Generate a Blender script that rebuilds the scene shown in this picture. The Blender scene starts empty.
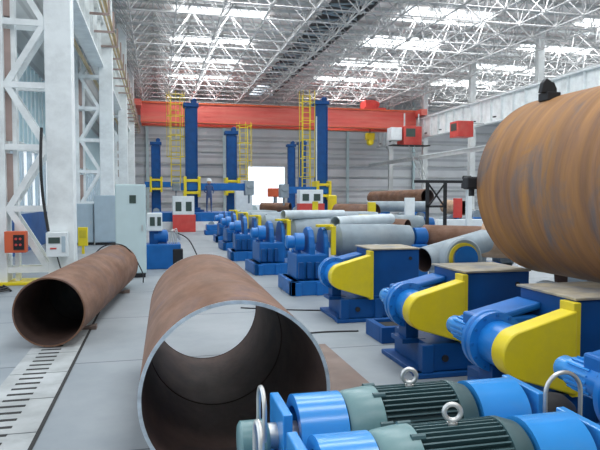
import bpy, bmesh, math, random
from mathutils import Vector, Matrix
random.seed(7)
PI = math.pi
C = bpy.context.scene.collection
SC = bpy.context.scene

# ------------------------------------------------------------------ camera
cam_d = bpy.data.cameras.new('camera'); cam = bpy.data.objects.new('camera', cam_d); C.objects.link(cam)
cam_d.sensor_width = 36; cam_d.lens = 36; cam_d.clip_end = 500; cam_d.clip_start = 0.05
cam.location = (0, 0, 1.8)
cam.rotation_euler = (math.radians(90 - 2.672), 0, math.radians(-13.39))
SC.camera = cam
# ------------------------------------------------------------------ world, lights, exposure
W = bpy.data.worlds.new('sky'); SC.world = W; W.use_nodes = True
bg = W.node_tree.nodes['Background']
bg.inputs[1].default_value = 1.0
_n = W.node_tree.nodes; _l = W.node_tree.links          # hazy bright sky, brightest beyond the far doorway
_tc = _n.new('ShaderNodeTexCoord'); _dt = _n.new('ShaderNodeVectorMath'); _dt.operation = 'DOT_PRODUCT'; _dt.inputs[1].default_value = (-.35, .93, .1)
_l.new(_tc.outputs['Generated'], _dt.inputs[0])
_mr = _n.new('ShaderNodeMapRange'); _mr.inputs[1].default_value = -.6; _mr.inputs[2].default_value = .9; _mr.inputs[3].default_value = .7; _mr.inputs[4].default_value = 4.5
_l.new(_dt.outputs['Value'], _mr.inputs[0])
_cm = _n.new('ShaderNodeVectorMath'); _cm.operation = 'SCALE'; _cm.inputs[0].default_value = (0.80, 0.90, 1.0); _l.new(_mr.outputs[0], _cm.inputs['Scale']); _l.new(_cm.outputs[0], bg.inputs[0])
SC.view_settings.view_transform = 'Standard'; SC.view_settings.look = 'None'
SC.view_settings.exposure = -0.92; SC.view_settings.gamma = 1; SC.view_settings.use_curve_mapping = False
ROOF = 12.2
SKY_ROWS = [(1.0, 6.3, -5.0), (1.0, 6.3, 2.8), (1.0, 6.3, 9.0), (1.0, 6.3, 15.2), (1.0, 6.3, 21.4), (1.0, 6.3, 27.6), (1.0, 6.3, 34.0), (1.0, 6.3, 40.0), (1.0, 6.3, 46.5), (1.0, 6.3, 52.8),
            (13.4, 18.8, 0.6), (13.4, 18.8, 6.8), (13.4, 18.8, 13.0), (13.4, 18.8, 19.2), (13.4, 18.8, 25.6), (13.4, 18.8, 31.9), (13.4, 18.8, 37.9), (13.4, 18.8, 44.4), (13.4, 18.8, 50.8),
            (24.4, 30.0, 25.0), (24.4, 30.0, 31.2), (24.4, 30.0, 37.3), (24.4, 30.0, 43.6), (24.4, 30.0, 50.0), (33.5, 39.0, 31.2), (33.5, 39.0, 37.3), (33.5, 39.0, 43.6), (33.5, 39.0, 50.0)]
for i, (a, b, y) in enumerate(SKY_ROWS):
    l = bpy.data.lights.new('skylight_glow', 'AREA'); l.shape = 'RECTANGLE'; l.size = b - a; l.size_y = 1.9
    l.energy = 900 if y > 24 else 720; l.color = (0.95, 0.98, 1.0)
    o = bpy.data.objects.new('skylight_glow', l); o.location = ((a + b) / 2, y, ROOF - 0.06); C.objects.link(o)
sun = bpy.data.lights.new('sun', 'SUN'); sun.energy = .8; sun.angle = math.radians(25); sun.color = (1, .97, .92)
so = bpy.data.objects.new('sun', sun); C.objects.link(so); so.rotation_euler = (math.radians(38), math.radians(-25), 0)

# ------------------------------------------------------------------ materials
def mat(name, col, rough=0.6, metal=0.0, var=0.12, scale=3.0, bump=0.0, dirt=None, dirt_amt=0.0, stretch=(1, 1, 1), spec=0.5, emit=None, es=0, dscale=1.3):
    m = bpy.data.materials.new(name); m.use_nodes = True
    nt = m.node_tree; N = nt.nodes; L = nt.links; b = N['Principled BSDF']
    b.inputs['Roughness'].default_value = rough; b.inputs['Metallic'].default_value = metal
    b.inputs['Specular IOR Level'].default_value = spec
    if emit:
        b.inputs['Emission Color'].default_value = (*emit, 1); b.inputs['Emission Strength'].default_value = es
    tc = N.new('ShaderNodeTexCoord'); mp = N.new('ShaderNodeMapping'); mp.inputs['Scale'].default_value = stretch
    L.new(tc.outputs['Object'], mp.inputs[0])
    n = N.new('ShaderNodeTexNoise'); n.inputs['Scale'].default_value = scale; n.inputs['Detail'].default_value = 6
    L.new(mp.outputs[0], n.inputs[0])
    r = N.new('ShaderNodeValToRGB'); L.new(n.outputs[0], r.inputs[0])
    r.color_ramp.elements[0].position = 0.3; r.color_ramp.elements[1].position = 0.7
    r.color_ramp.elements[0].color = (*[c * (1 - var) for c in col], 1)
    r.color_ramp.elements[1].color = (*[min(1, c * (1 + var)) for c in col], 1)
    out = r.outputs[0]
    if dirt:
        n2 = N.new('ShaderNodeTexNoise'); n2.inputs['Scale'].default_value = dscale; n2.inputs['Detail'].default_value = 8; n2.inputs['Roughness'].default_value = .7
        L.new(mp.outputs[0], n2.inputs[0])
        r2 = N.new('ShaderNodeValToRGB'); L.new(n2.outputs[0], r2.inputs[0])
        r2.color_ramp.elements[0].position = 0.45; r2.color_ramp.elements[1].position = 0.68
        r2.color_ramp.elements[0].color = (0, 0, 0, 1); r2.color_ramp.elements[1].color = (dirt_amt,) * 3 + (1,)
        mx = N.new('ShaderNodeMixRGB'); L.new(r2.outputs[0], mx.inputs[0]); L.new(out, mx.inputs[1]); mx.inputs[2].default_value = (*dirt, 1)
        out = mx.outputs[0]
    L.new(out, b.inputs['Base Color'])
    if bump:
        bp = N.new('ShaderNodeBump'); bp.inputs['Strength'].default_value = bump; bp.inputs['Distance'].default_value = 0.02
        L.new(n.outputs[0], bp.inputs['Height']); L.new(bp.outputs[0], b.inputs['Normal'])
    return m

M = {}
M['blue'] = mat('blue_paint', (0.008, 0.135, 0.44), 0.42, var=.15, dirt=(.06, .16, .33), dirt_amt=.2, spec=.35)
M['navy'] = mat('dark_blue_paint', (0.004, 0.070, 0.25), 0.45, var=.15, dirt=(.03, .09, .2), dirt_amt=.2, spec=.3)
M['blue_mid'] = mat('mid_blue_paint', (0.012, 0.19, 0.58), 0.3, var=.1)
M['sky'] = mat('light_blue_paint', (0.035, 0.28, 0.70), 0.22, var=.08, dirt=(.16, .32, .5), dirt_amt=.3)
M['yellow'] = mat('yellow_paint', (0.82, 0.65, 0.012), 0.42, var=.06, dirt=(.5, .42, .08), dirt_amt=.4)
M['teal'] = mat('teal_motor_paint', (0.105, 0.225, 0.235), 0.35, var=.12, dirt=(.25, .33, .33), dirt_amt=.5)
M['teal_dark'] = mat('dark_teal_motor_paint', (0.050, 0.105, 0.115), 0.4, var=.15)
M['chrome'] = mat('bright_steel', (0.62, 0.62, 0.60), 0.4, 0.8, var=.1)
M['black'] = mat('black_rubber', (0.012, 0.013, 0.016), 0.6, var=.2)
M['white'] = mat('white_paint', (0.80, 0.86, 0.88), 0.5, var=.05, dirt=(.55, .60, .62), dirt_amt=.4)
M['col'] = mat('pale_blue_white_steel', (0.90, 0.95, 0.96), 0.5, var=.05, dirt=(.52, .55, .55), dirt_amt=.45)
M['beam'] = mat('pale_grey_steel', (0.60, 0.63, 0.63), 0.5, var=.06, dirt=(.45, .42, .40), dirt_amt=.4)
M['truss'] = mat('white_truss_paint', (0.58, 0.575, 0.57), 0.6, var=.05)
M['cab'] = mat('pale_cabinet_paint', (0.56, 0.70, 0.72), 0.45, var=.04)
M['cab2'] = mat('blue_grey_cabinet_paint', (0.42, 0.53, 0.60), 0.45, var=.06)
M['red'] = mat('red_paint', (0.62, 0.06, 0.05), 0.45, var=.08, dirt=(.6, .2, .15), dirt_amt=.3)
M['orange'] = mat('orange_paint', (0.70, 0.13, 0.05), 0.45, var=.08)
M['crane'] = mat('crane_red_orange_paint', (0.66, 0.095, 0.075), 0.5, var=.08, dirt=(.72, .27, .20), dirt_amt=.5, stretch=(.15, 1, 1.5))
M['tan'] = mat('tan_conductor', (0.58, 0.46, 0.27), 0.6, var=.15, scale=1.0)
M['rubber_ring'] = mat('dusty_yellow_band', (0.62, 0.50, 0.03), 0.6)
M['roller'] = mat('grey_roller_steel', (0.27, 0.33, 0.37), 0.5, 0.2, var=.2, dirt=(.42, .45, .46), dirt_amt=.5)
M['palegrey'] = mat('pale_pipe_coating', (0.58, 0.66, 0.70), 0.5, var=.15)
M['dust'] = mat('dusty_beige_top', (0.38, 0.33, 0.24), 0.8, var=.25, scale=6, dirt=(.10, .17, .30), dirt_amt=.5, dscale=4)
M['plate_rust'] = mat('rusty_floor_plate', (0.23, 0.175, 0.15), 0.75, var=.15, dirt=(.19, .125, .10), dirt_amt=.6)
M['vent'] = mat('dull_grey_vent', (0.13, 0.125, 0.125), 0.9)
M['slot'] = mat('dark_slot', (0.025, 0.025, 0.025), 0.9)
M['cast'] = mat('cast_plate', (0.36, 0.38, 0.38), 0.7, var=.2, dirt=(.52, .55, .56), dirt_amt=.8)
M['cable'] = mat('black_cable', (0.02, 0.02, 0.022), 0.5)
M['skin'] = mat('skin', (0.55, 0.32, 0.22), 0.6)
M['cloth'] = mat('worker_blue_cloth', (0.06, 0.10, 0.22), 0.9)
M['wood'] = mat('pallet_wood', (0.42, 0.33, 0.20), 0.8, var=.2)
M['brown'] = mat('brown_panel', (0.42, 0.32, 0.29), 0.7, var=.12)
M['screen'] = mat('dark_display', (0.05, 0.08, 0.07), 0.3)
M['glow'] = mat('translucent_skylight_sheet', (0.9, 0.93, 0.95), 0.6, emit=(0.95, 0.98, 1.0), es=1.6)
M['daylit'] = mat('daylit_window_glass', (0.8, 0.85, 0.9), 0.3, emit=(0.92, 0.96, 1.0), es=0.9)
M['strip'] = mat('translucent_blue_sheet', (0.40, 0.55, 0.66), 0.5, emit=(0.50, 0.68, 0.80), es=0.28)

def rust(name, c1, c2, c3, rings=False, rough=.7):
    m = bpy.data.materials.new(name); m.use_nodes = True
    nt = m.node_tree; N = nt.nodes; L = nt.links; b = N['Principled BSDF']
    b.inputs['Roughness'].default_value = rough; b.inputs['Specular IOR Level'].default_value = .3
    tc = N.new('ShaderNodeTexCoord')
    def noise(scale, st, det=8, ro=.65, dist=0):
        mp = N.new('ShaderNodeMapping'); mp.inputs['Scale'].default_value = st; L.new(tc.outputs['Object'], mp.inputs[0])
        n = N.new('ShaderNodeTexNoise'); n.inputs['Scale'].default_value = scale; n.inputs['Detail'].default_value = det; n.inputs['Roughness'].default_value = ro
        n.inputs['Distortion'].default_value = dist
        L.new(mp.outputs[0], n.inputs[0]); return n.outputs[0]
    def ramp(inp, p0, p1, a, bb):
        r = N.new('ShaderNodeValToRGB'); r.color_ramp.elements[0].position = p0; r.color_ramp.elements[1].position = p1
        r.color_ramp.elements[0].color = (*a, 1); r.color_ramp.elements[1].color = (*bb, 1); L.new(inp, r.inputs[0]); return r.outputs[0]
    n1 = noise(2.0, (.3, .3, 1.9) if rings else (1, 1, .8), dist=.4)     # pipe axis is local Z
    n2 = noise(1.5, (.55, .55, 1.3) if rings else (1, 1, 1), dist=.8)
    n3 = noise(5, (.12, .12, 1.6) if rings else (1, 1, .5), 5)
    a = ramp(n1, .35, .65, c1, c2)
    mx = N.new('ShaderNodeMixRGB'); L.new(ramp(n2, .52, .66, (0, 0, 0), (.85,) * 3), mx.inputs[0]); L.new(a, mx.inputs[1]); mx.inputs[2].default_value = (*c3, 1)
    mu = N.new('ShaderNodeMixRGB'); mu.blend_type = 'MULTIPLY'; mu.inputs[0].default_value = .7
    L.new(mx.outputs[0], mu.inputs[1]); L.new(ramp(n3, .3, .7, (.6,) * 3, (1.25,) * 3), mu.inputs[2])
    out = mu.outputs[0]
    L.new(out, b.inputs['Base Color'])
    bp = N.new('ShaderNodeBump'); bp.inputs['Strength'].default_value = .25; bp.inputs['Distance'].default_value = .01; L.new(n3, bp.inputs['Height']); L.new(bp.outputs[0], b.inputs['Normal'])
    return m
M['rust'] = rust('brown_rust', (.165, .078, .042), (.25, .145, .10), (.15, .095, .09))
M['rust_big'] = rust('orange_banded_rust', (.43, .205, .06), (.235, .13, .085), (.15, .14, .145), rings=True)
M['rust_in'] = rust('shaded_inner_rust', (.075, .048, .042), (.12, .075, .062), (.06, .045, .045))  # rust colour darkened to carry the shade inside the pipes
M['rust_sunlit'] = rust('sunlit_tan_rust', (.50, .32, .20), (.60, .42, .28), (.36, .2, .13))  # paler copy of the rust, with sunlight put into its colour
M['rim'] = mat('cut_steel_edge', (.60, .68, .74), .4, .3, var=.25, scale=14)

def concrete():
    m = bpy.data.materials.new('pale_concrete_floor'); m.use_nodes = True
    nt = m.node_tree; N = nt.nodes; L = nt.links; b = N['Principled BSDF']
    tc = N.new('ShaderNodeTexCoord')
    n = N.new('ShaderNodeTexNoise'); n.inputs['Scale'].default_value = .7; n.inputs['Detail'].default_value = 10; n.inputs['Roughness'].default_value = .65
    L.new(tc.outputs['Object'], n.inputs[0])
    r = N.new('ShaderNodeValToRGB'); r.color_ramp.elements[0].position = .3; r.color_ramp.elements[1].position = .72
    r.color_ramp.elements[0].color = (.235, .27, .295, 1); r.color_ramp.elements[1].color = (.34, .37, .39, 1); L.new(n.outputs[0], r.inputs[0])
    br = N.new('ShaderNodeTexBrick'); br.offset = 0; br.inputs['Scale'].default_value = 1
    br.inputs['Brick Width'].default_value = 60; br.inputs['Row Height'].default_value = 2.45; br.inputs['Mortar Size'].default_value = .012
    br.inputs['Color1'].default_value = (1, 1, 1, 1); br.inputs['Color2'].default_value = (.93, .94, .95, 1); br.inputs['Mortar'].default_value = (.35, .35, .36, 1)
    mp = N.new('ShaderNodeMapping'); mp.inputs['Location'].default_value = (20.3, .55, 0); L.new(tc.outputs['Object'], mp.inputs[0]); L.new(mp.outputs[0], br.inputs[0])
    mu = N.new('ShaderNodeMixRGB'); mu.blend_type = 'MULTIPLY'; mu.inputs[0].default_value = 1; L.new(r.outputs[0], mu.inputs[1]); L.new(br.outputs[0], mu.inputs[2])
    L.new(mu.outputs[0], b.inputs['Base Color']); b.inputs['Roughness'].default_value = .55
    return m


M['concrete'] = concrete()
def corrugated(name, c1, c2, freq, axis, rough=.6, jit=.1):
    m = bpy.data.materials.new(name); m.use_nodes = True
    nt = m.node_tree; N = nt.nodes; L = nt.links; b = N['Principled BSDF']; b.inputs['Roughness'].default_value = rough
    tc = N.new('ShaderNodeTexCoord'); sp = N.new('ShaderNodeSeparateXYZ'); L.new(tc.outputs['Object'], sp.inputs[0])
    mm = N.new('ShaderNodeMath'); mm.operation = 'MULTIPLY'; mm.inputs[1].default_value = freq; L.new(sp.outputs[axis], mm.inputs[0])
    fr = N.new('ShaderNodeMath'); fr.operation = 'FRACT'; L.new(mm.outputs[0], fr.inputs[0])
    r = N.new('ShaderNodeValToRGB'); e = r.color_ramp.elements; e[0].position = .0; e[0].color = (*c1, 1); e[1].position = 1; e[1].color = (*c1, 1)
    a = e.new(.68); a.color = (*c1, 1); a = e.new(.74); a.color = (*c2, 1); a = e.new(.94); a.color = (*c2, 1)
    L.new(fr.outputs[0], r.inputs[0])
    n = N.new('ShaderNodeTexNoise'); n.inputs['Scale'].default_value = .35; n.inputs['Detail'].default_value = 5; L.new(tc.outputs['Object'], n.inputs[0])
    r2 = N.new('ShaderNodeValToRGB'); r2.color_ramp.elements[0].color = (1 - jit,) * 3 + (1,); r2.color_ramp.elements[1].color = (1 + jit,) * 3 + (1,)
    r2.color_ramp.elements[0].position = .35; r2.color_ramp.elements[1].position = .65; L.new(n.outputs[0], r2.inputs[0])
    mu = N.new('ShaderNodeMixRGB'); mu.blend_type = 'MULTIPLY'; mu.inputs[0].default_value = 1; L.new(r.outputs[0], mu.inputs[1]); L.new(r2.outputs[0], mu.inputs[2])
    L.new(mu.outputs[0], b.inputs['Base Color'])
    return m
M['farwall'] = corrugated('grey_sheet_cladding', (.66, .68, .70), (.48, .50, .53), 1.0, 2)
M['deck'] = corrugated('roof_sheeting', (.92, .86, .84), (.76, .69, .67), .55, 1, jit=.2)
M['leftwall'] = corrugated('pale_left_cladding', (.50, .55, .56), (.36, .40, .42), 1.2, 2)

# ------------------------------------------------------------------ geometry helpers
class MB:
    def __init__(s): s.v = []; s.f = []; s.mi = []; s.cur = 0
    def add(s, vs, fs):
        k = len(s.v); s.v += [tuple(v) for v in vs]; s.f += [tuple(i + k for i in f) for f in fs]; s.mi += [s.cur] * len(fs); return s
    def box(s, x0, x1, y0, y1, z0, z1, T=None):
        vs = [Vector((x, y, z)) for z in (z0, z1) for y in (y0, y1) for x in (x0, x1)]
        if T: vs = [T @ v for v in vs]
        return s.add(vs, [(0, 2, 3, 1), (4, 5, 7, 6), (0, 1, 5, 4), (2, 6, 7, 3), (0, 4, 6, 2), (1, 3, 7, 5)])
    def bar(s, p, q, w, h=None, up=(0, 0, 1)):
        h = h or w; p = Vector(p); q = Vector(q); d = (q - p); L = d.length; d.normalize(); up = Vector(up)
        if abs(d.dot(up)) > .98: up = Vector((0, 1, 0))
        a = d.cross(up).normalized(); b = a.cross(d)
        T = Matrix((( a.x, d.x, b.x, p.x), (a.y, d.y, b.y, p.y), (a.z, d.z, b.z, p.z), (0, 0, 0, 1)))
        return s.box(-w / 2, w / 2, 0, L, -h / 2, h / 2, T)
    def lathe(s, prof, o=(0, 0, 0), ax=(0, 0, 1), seg=32, closed=False):
        o = Vector(o); d = Vector(ax).normalized(); u = Vector((0, 0, 1)) if abs(d.z) < .9 else Vector((1, 0, 0))
        a = d.cross(u).normalized(); b = d.cross(a)
        vs = []; n = len(prof)
        for t, r in prof:
            for i in range(seg):
                an = 2 * PI * i / seg; vs.append(o + d * t + a * (r * math.cos(an)) + b * (r * math.sin(an)))
        fs = []
        rng = n if closed else n - 1
        for j in range(rng):
            k = (j + 1) % n
            for i in range(seg):
                i2 = (i + 1) % seg; fs.append((j * seg + i, k * seg + i, k * seg + i2, j * seg + i2))
        if not closed:
            if prof[0][1] > 1e-6: fs.append(tuple(range(seg)))
            if prof[-1][1] > 1e-6: fs.append(tuple((n - 1) * seg + i for i in reversed(range(seg))))
        return s.add(vs, fs)
    def cyl(s, p, q, r, seg=20, r2=None):
        p = Vector(p); q = Vector(q); L = (q - p).length
        return s.lathe([(0, r), (L, r if r2 is None else r2)], p, q - p, seg)
    def tube(s, pts, r, seg=8):
        pts = [Vector(p) for p in pts]; vs = []; n = len(pts); prev = None
        for i, p in enumerate(pts):
            d = (pts[min(i + 1, n - 1)] - pts[max(i - 1, 0)]).normalized()
            if prev is None:
                u = Vector((0, 0, 1)) if abs(d.z) < .9 else Vector((1, 0, 0)); a = d.cross(u).normalized()
            else: a = (prev - d * prev.dot(d)).normalized()
            prev = a; b = d.cross(a)
            for k in range(seg):
                an = 2 * PI * k / seg; vs.append(p + a * r * math.cos(an) + b * r * math.sin(an))
        fs = [(j * seg + i, j * seg + (i + 1) % seg, (j + 1) * seg + (i + 1) % seg, (j + 1) * seg + i) for j in range(n - 1) for i in range(seg)]
        fs += [tuple(reversed(range(seg))), tuple((n - 1) * seg + i for i in range(seg))]
        return s.add(vs, fs)
    def prism(s, poly, T, d):     # poly in local xz, extruded along local y from 0 to d
        n = len(poly); vs = [T @ Vector((x, 0, z)) for x, z in poly] + [T @ Vector((x, d, z)) for x, z in poly]
        return s.add(vs, [tuple(range(n)), tuple(reversed(range(n, 2 * n)))] + [(i, i + n, (i + 1) % n + n, (i + 1) % n) for i in range(n)])
    def torus(s, c, R, r, ax=(0, 0, 1), seg=24, ts=8):
        return s.lathe([(r * math.sin(2 * PI * i / ts), R + r * math.cos(2 * PI * i / ts)) for i in range(ts)], c, ax, seg, True)
    def build(s, name, m, parent=None, bevel=0, smooth=True, angle=35):
        me = bpy.data.meshes.new(name); me.from_pydata(s.v, [], s.f)
        ms = m if isinstance(m, (list, tuple)) else [m]
        for q in ms: me.materials.append(M[q])
        if len(ms) > 1: me.polygons.foreach_set('material_index', s.mi)
        bm = bmesh.new(); bm.from_mesh(me); bmesh.ops.recalc_face_normals(bm, faces=bm.faces); bm.to_mesh(me); bm.free()
        if smooth:
            me.polygons.foreach_set('use_smooth', [True] * len(me.polygons)); me.set_sharp_from_angle(angle=math.radians(angle))
        o = bpy.data.objects.new(name, me); C.objects.link(o)
        if parent: o.parent = parent
        if bevel:
            b = o.modifiers.new('bevel', 'BEVEL'); b.width = bevel; b.segments = 2; b.limit_method = 'ANGLE'; b.angle_limit = math.radians(40)
        return o
I4 = Matrix.Identity(4)
def tag(o, label, cat, group=None):
    o['label'] = label; o['category'] = cat
    if group: o['group'] = group
    return o
def thing(name, label, cat, loc=(0, 0, 0), rz=0, group=None):
    o = bpy.data.objects.new(name, None); o.empty_display_size = .1; C.objects.link(o); o.location = loc; o.rotation_euler = (0, 0, rz)
    return tag(o, label, cat, group)
def struct(o): o['kind'] = 'structure'; return o
def copy_tree(o, parent=None):
    c = o.copy(); C.objects.link(c)
    if parent: c.parent = parent
    for ch in list(o.children): copy_tree(ch, c)
    return c
def dup(o, label, loc, rz=None):
    c = copy_tree(o); c.location = loc; c['label'] = label
    if rz is not None: c.rotation_euler = (0, 0, rz)
    return c

# ------------------------------------------------------------------ setting
struct(MB().box(-6, 50, -8, 61, -.3, 0).build('floor', 'concrete', smooth=False))
struct(MB().box(-30, 70, 61.3, 140, -.3, -.02).build('ground', 'cast', smooth=False))
# roof deck with openings left for the skylight sheets
def deck():
    m = MB(); z0, z1 = ROOF, ROOF + .12
    for x0, x1 in ((-4.4, 1.0), (1.0, 6.3), (6.3, 9.1), (11.7, 13.4), (13.4, 18.8), (18.8, 24.4), (24.4, 30), (30, 33.5), (33.5, 39), (39, 50)):
        ys = sorted(y for a, b, y in SKY_ROWS if abs(a - x0) < .01)
        y = -6.0
        for c in ys:
            if c - .95 > y: m.box(x0, x1, y, c - .95, z0, z1)
            y = c + .95
        m.box(x0, x1, y, 61, z0, z1)
    return m
struct(deck().build('ceiling', 'deck', smooth=False))
for i, (a, b, y) in enumerate(SKY_ROWS):
    if y < 24: continue
    m = MB(); m.box(a, b, y - .95, y + .95, ROOF + .02, ROOF + .06)
    struct(m.build('window_%d' % (i + 1), 'glow', smooth=False))
# ridge ventilator: dark raised slot with struts
m = MB(); m.box(9.1, 9.2, -6, 61, ROOF, ROOF + 1.1).box(11.6, 11.7, -6, 61, ROOF, ROOF + 1.1).box(9.1, 11.7, -6, 61, ROOF + 1.1, ROOF + 1.2)
struct(m.build('trim_1', 'vent', smooth=False))
m = MB()
for k in range(28):
    y = 20 + k * 1.5
    m.bar((9.2, y, ROOF + .1), (11.6, y + .75, ROOF + .1), .09); m.bar((11.6, y + .75, ROOF + .1), (9.2, y + 1.5, ROOF + .1), .09)
struct(m.build('trim_2', 'cab2', smooth=False))
# space frame
def space_frame(x0, nx, y0, ny, cx, cy, name, r=.036):
    m = MB(); zt, zb = ROOF - .12, ROOF - 1.75
    def tb(p, q, w=r): m.cyl(p, q, w, 5)
    for i in range(nx + 1):
        for j in range(ny + 1):
            x, y = x0 + i * cx, y0 + j * cy
            if i < nx: tb((x, y, zt), (x + cx, y, zt))
            if j < ny: tb((x, y, zt), (x, y + cy, zt))
            if i < nx and j < ny:
                c = (x + cx / 2, y + cy / 2, zb)
                for dx in (0, cx):
                    for dy in (0, cy): tb((x + dx, y + dy, zt), c, r * .8)
                if i < nx - 1: tb(c, (c[0] + cx, c[1], zb), r * 1.15)
                if j < ny - 1: tb(c, (c[0], c[1] + cy, zb), r * 1.15)
                m.box(c[0] - .09, c[0] + .09, c[1] - .09, c[1] + .09, zb - .09, zb + .09)
    return struct(m.build(name, 'truss', smooth=False))
space_frame(-2.2, 12, 22.0, 19, 2.1, 2.05, 'trim_3')
space_frame(23.4, 11, 24.6, 17, 2.1, 2.1, 'trim_4')
# purlins under the deck
m = MB()
for k in range(27):
    y = 21 + k * 1.5; m.box(-2.2, 9.1, y - .04, y + .04, ROOF - .2, ROOF - .04); m.box(11.7, 48, y - .04, y + .04, ROOF - .2, ROOF - .04)
struct(m.build('trim_5', 'beam', smooth=False))
# far wall with the big bright doorway
m = MB(); m.box(-5, 9.0, 61, 61.2, 0, ROOF).box(12.9, 50, 61, 61.2, 0, ROOF).box(9.0, 12.9, 61, 61.2, 4.9, ROOF)
struct(m.build('wall_far', 'farwall', smooth=False))
m = MB()
for z, h in ((1.2, .1), (2.5, .12), (3.9, .12), (5.1, .16), (6.3, .12), (7.5, .1), (8.7, .12), (9.9, .1), (11.2, .2)):
    if z > 5: m.box(-4, 48, 60.8, 61, z, z + h)
    else: m.box(-4, 9, 60.8, 61, z, z + h).box(12.9, 48, 60.8, 61, z, z + h)
struct(m.build('trim_6', 'beam', smooth=False))
m = MB(); m.box(8.8, 9.0, 60.85, 61.1, 0, 5.1).box(12.9, 13.1, 60.85, 61.1, 0, 5.1).box(9.0, 12.9, 60.85, 61.1, 4.9, 5.1)
struct(m.build('door_1', 'beam', smooth=False))
m = MB()
for x in (-1, 6.5, 14.5, 19.5, 27, 34): m.box(x, x + .25, 60.6, 60.85, 0, ROOF)
struct(m.build('trim_7', 'cab', smooth=False))
# left wall: dark blue dado, bright window band, translucent strips, grey cladding above
m = MB(); m.box(-4.5, -4.3, 12, 61, 0, 1.3).box(-4.5, -4.3, 12, 61, 6.4, ROOF)
m.box(-4.5, -4.3, 12, 61, 3.4, 3.6)
struct(m.build('wall_left', 'leftwall', smooth=False))
m = MB()
for k in range(36): m.box(-4.42, -4.38, 12 + k * 1.36, 12 + k * 1.36 + 1.0, 1.3, 3.4)
struct(m.build('window_40', 'daylit', smooth=False))
m = MB()
for k in range(36): m.box(-4.44, -4.28, 12 + k * 1.36 + 1.0, 12 + (k + 1) * 1.36, 1.3, 3.4)
struct(m.build('trim_8', 'cab2', smooth=False))
m = MB()
for k in range(70): m.box(-4.42, -4.38, 12 + k * .7, 12 + k * .7 + .45, 3.6, 6.4)
struct(m.build('window_41', 'strip', smooth=False))
m = MB()
for k in range(70): m.box(-4.44, -4.30, 12 + k * .7 + .45, 12 + (k + 1) * .7, 3.6, 6.4)
struct(m.build('trim_9', 'cab', smooth=False))
m = MB(); m.box(-4.3, -4.22, 12, 30, .0, 1.25)
struct(m.build('trim_10', 'navy', smooth=False))
# slotted cast plates let into the floor on the left
m = MB()
for k in range(9):
    y = 2.4 + k * .82; m.box(-1.47, -.91, y, y + .80, .001, .006)
struct(m.build('trim_11', 'cast', smooth=False))
m = MB()
for k in range(44):
    y = 2.5 + k * .165; m.box(-1.34, -1.12, y, y + .045, .004, .009)
m.box(-.915, -.885, 2.4, 9.8, .001, .007)
struct(m.build('trim_12', 'slot', smooth=False))

# ------------------------------------------------------------------ building columns
def lattice_column(label, x, y):
    t = thing('lattice_column', label, 'column', (x, y, 0), 0, None)
    MB().box(-.26, .26, -.24, .24, 0, ROOF - .2).build('chord', 'col', t, .015, False)
    MB().box(-1.33, -1.04, -.24, .24, 0, ROOF - .2).build('chord', 'col', t, .015, False)
    m = MB(); n = 10; h = 1.26; z0 = .30
    for k in range(n):
        z = z0 + k * h
        for yy in (-.19, .19):
            m.box(-1.04, -.26, yy - .03, yy + .03, z - .06, z + .06)
            if k < n - 1:
                if k % 2: m.bar((-1.0, yy, z), (-.26, yy, z + h), .05, .12)
                else: m.bar((-.26, yy, z), (-1.0, yy, z + h), .05, .12)
    m.box(-.92, -.84, -.1, .1, 0, ROOF - .2)
    m.build('lacing', 'col', t, 0, False)
    m = MB(); m.box(-1.5, .4, -.36, .36, 0, .06); m.build('base_plate', 'yellow' if y < 14 else 'col', t, .01, False)
    return t
lc = lattice_column('nearest white lattice column, with the orange and white control boxes', -1.95, 13.5)
m = MB()
for z in (2.19, 3.45, 4.71, 5.97): m.box(-1.04, -.92, -.12, .0, z - .5, z + .5)
m.build('side_panel', 'brown', lc, 0, False)
dup(lc, 'white lattice column rising behind the low grey cabinets', (-1.95, 25.6, 0))
dup(lc, 'white lattice column third along the left row', (-1.95, 37.7, 0))
dup(lc, 'farthest white lattice column of the left row, beside the red crane end', (-1.95, 49.8, 0))
def plain_column(label, x, y):
    t = thing('steel_column', label, 'column', (x, y, 0))
    MB().box(-.22, .22, -.18, .18, 0, ROOF - .2).build('shaft', 'beam', t, .01, False)
    MB().box(-.35, .35, -.3, .3, 0, .05).build('base_plate', 'beam', t, 0, False)
    MB().box(-.4, .1, -.22, .22, 6.7, 6.98).build('bracket', 'beam', t, 0, False)
    return t
pc = plain_column('pale steel column nearest on the right, above the big rusty pipe', 23.2, 33.2)
dup(pc, 'pale steel column just left of the big rusty pipe end', (23.2, 41.4, 0))
dup(pc, 'pale steel column between the two red hanging cabins', (23.2, 49.6, 0))
dup(pc, 'pale steel column farthest along the right rail beam', (23.2, 57.6, 0))

# crane runway beams
def runway(name, label, x, y0, y1, side):
    t = thing(name, label, 'beam', (x, 0, 0))
    m = MB(); m.box(-.03, .03, y0, y1, 7.0, 8.7); m.box(-.28, .28, y0, y1, 8.66, 8.74); m.box(-.24, .24, y0, y1, 6.98, 7.05)
    m.build('girder', 'col', t, 0, False)
    m = MB(); y = y0 + .5
    while y < y1: m.box(-.2, .2, y - .02, y + .02, 7.05, 8.66); y += 1.35
    m.build('stiffeners', 'col', t, 0, False)
    MB().box(-.06, .06, y0, y1, 8.741, 8.88).build('rail', 'beam', t, 0, False)
    return t
rr = runway('runway_beam', 'long pale plate girder sloping above the big rusty pipe', 22.9, 20, 60.5, 1)
y = 21.0
while y < 60:
    m = MB(); m.box(-.42, -.28, y - .12, y + .12, 7.25, 7.33); m.build('clip', 'black', rr, 0, False); y += 2.7
rl = runway('runway_beam', 'white crane runway girder along the left columns', -2.25, 12, 60.5, -1)
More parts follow.
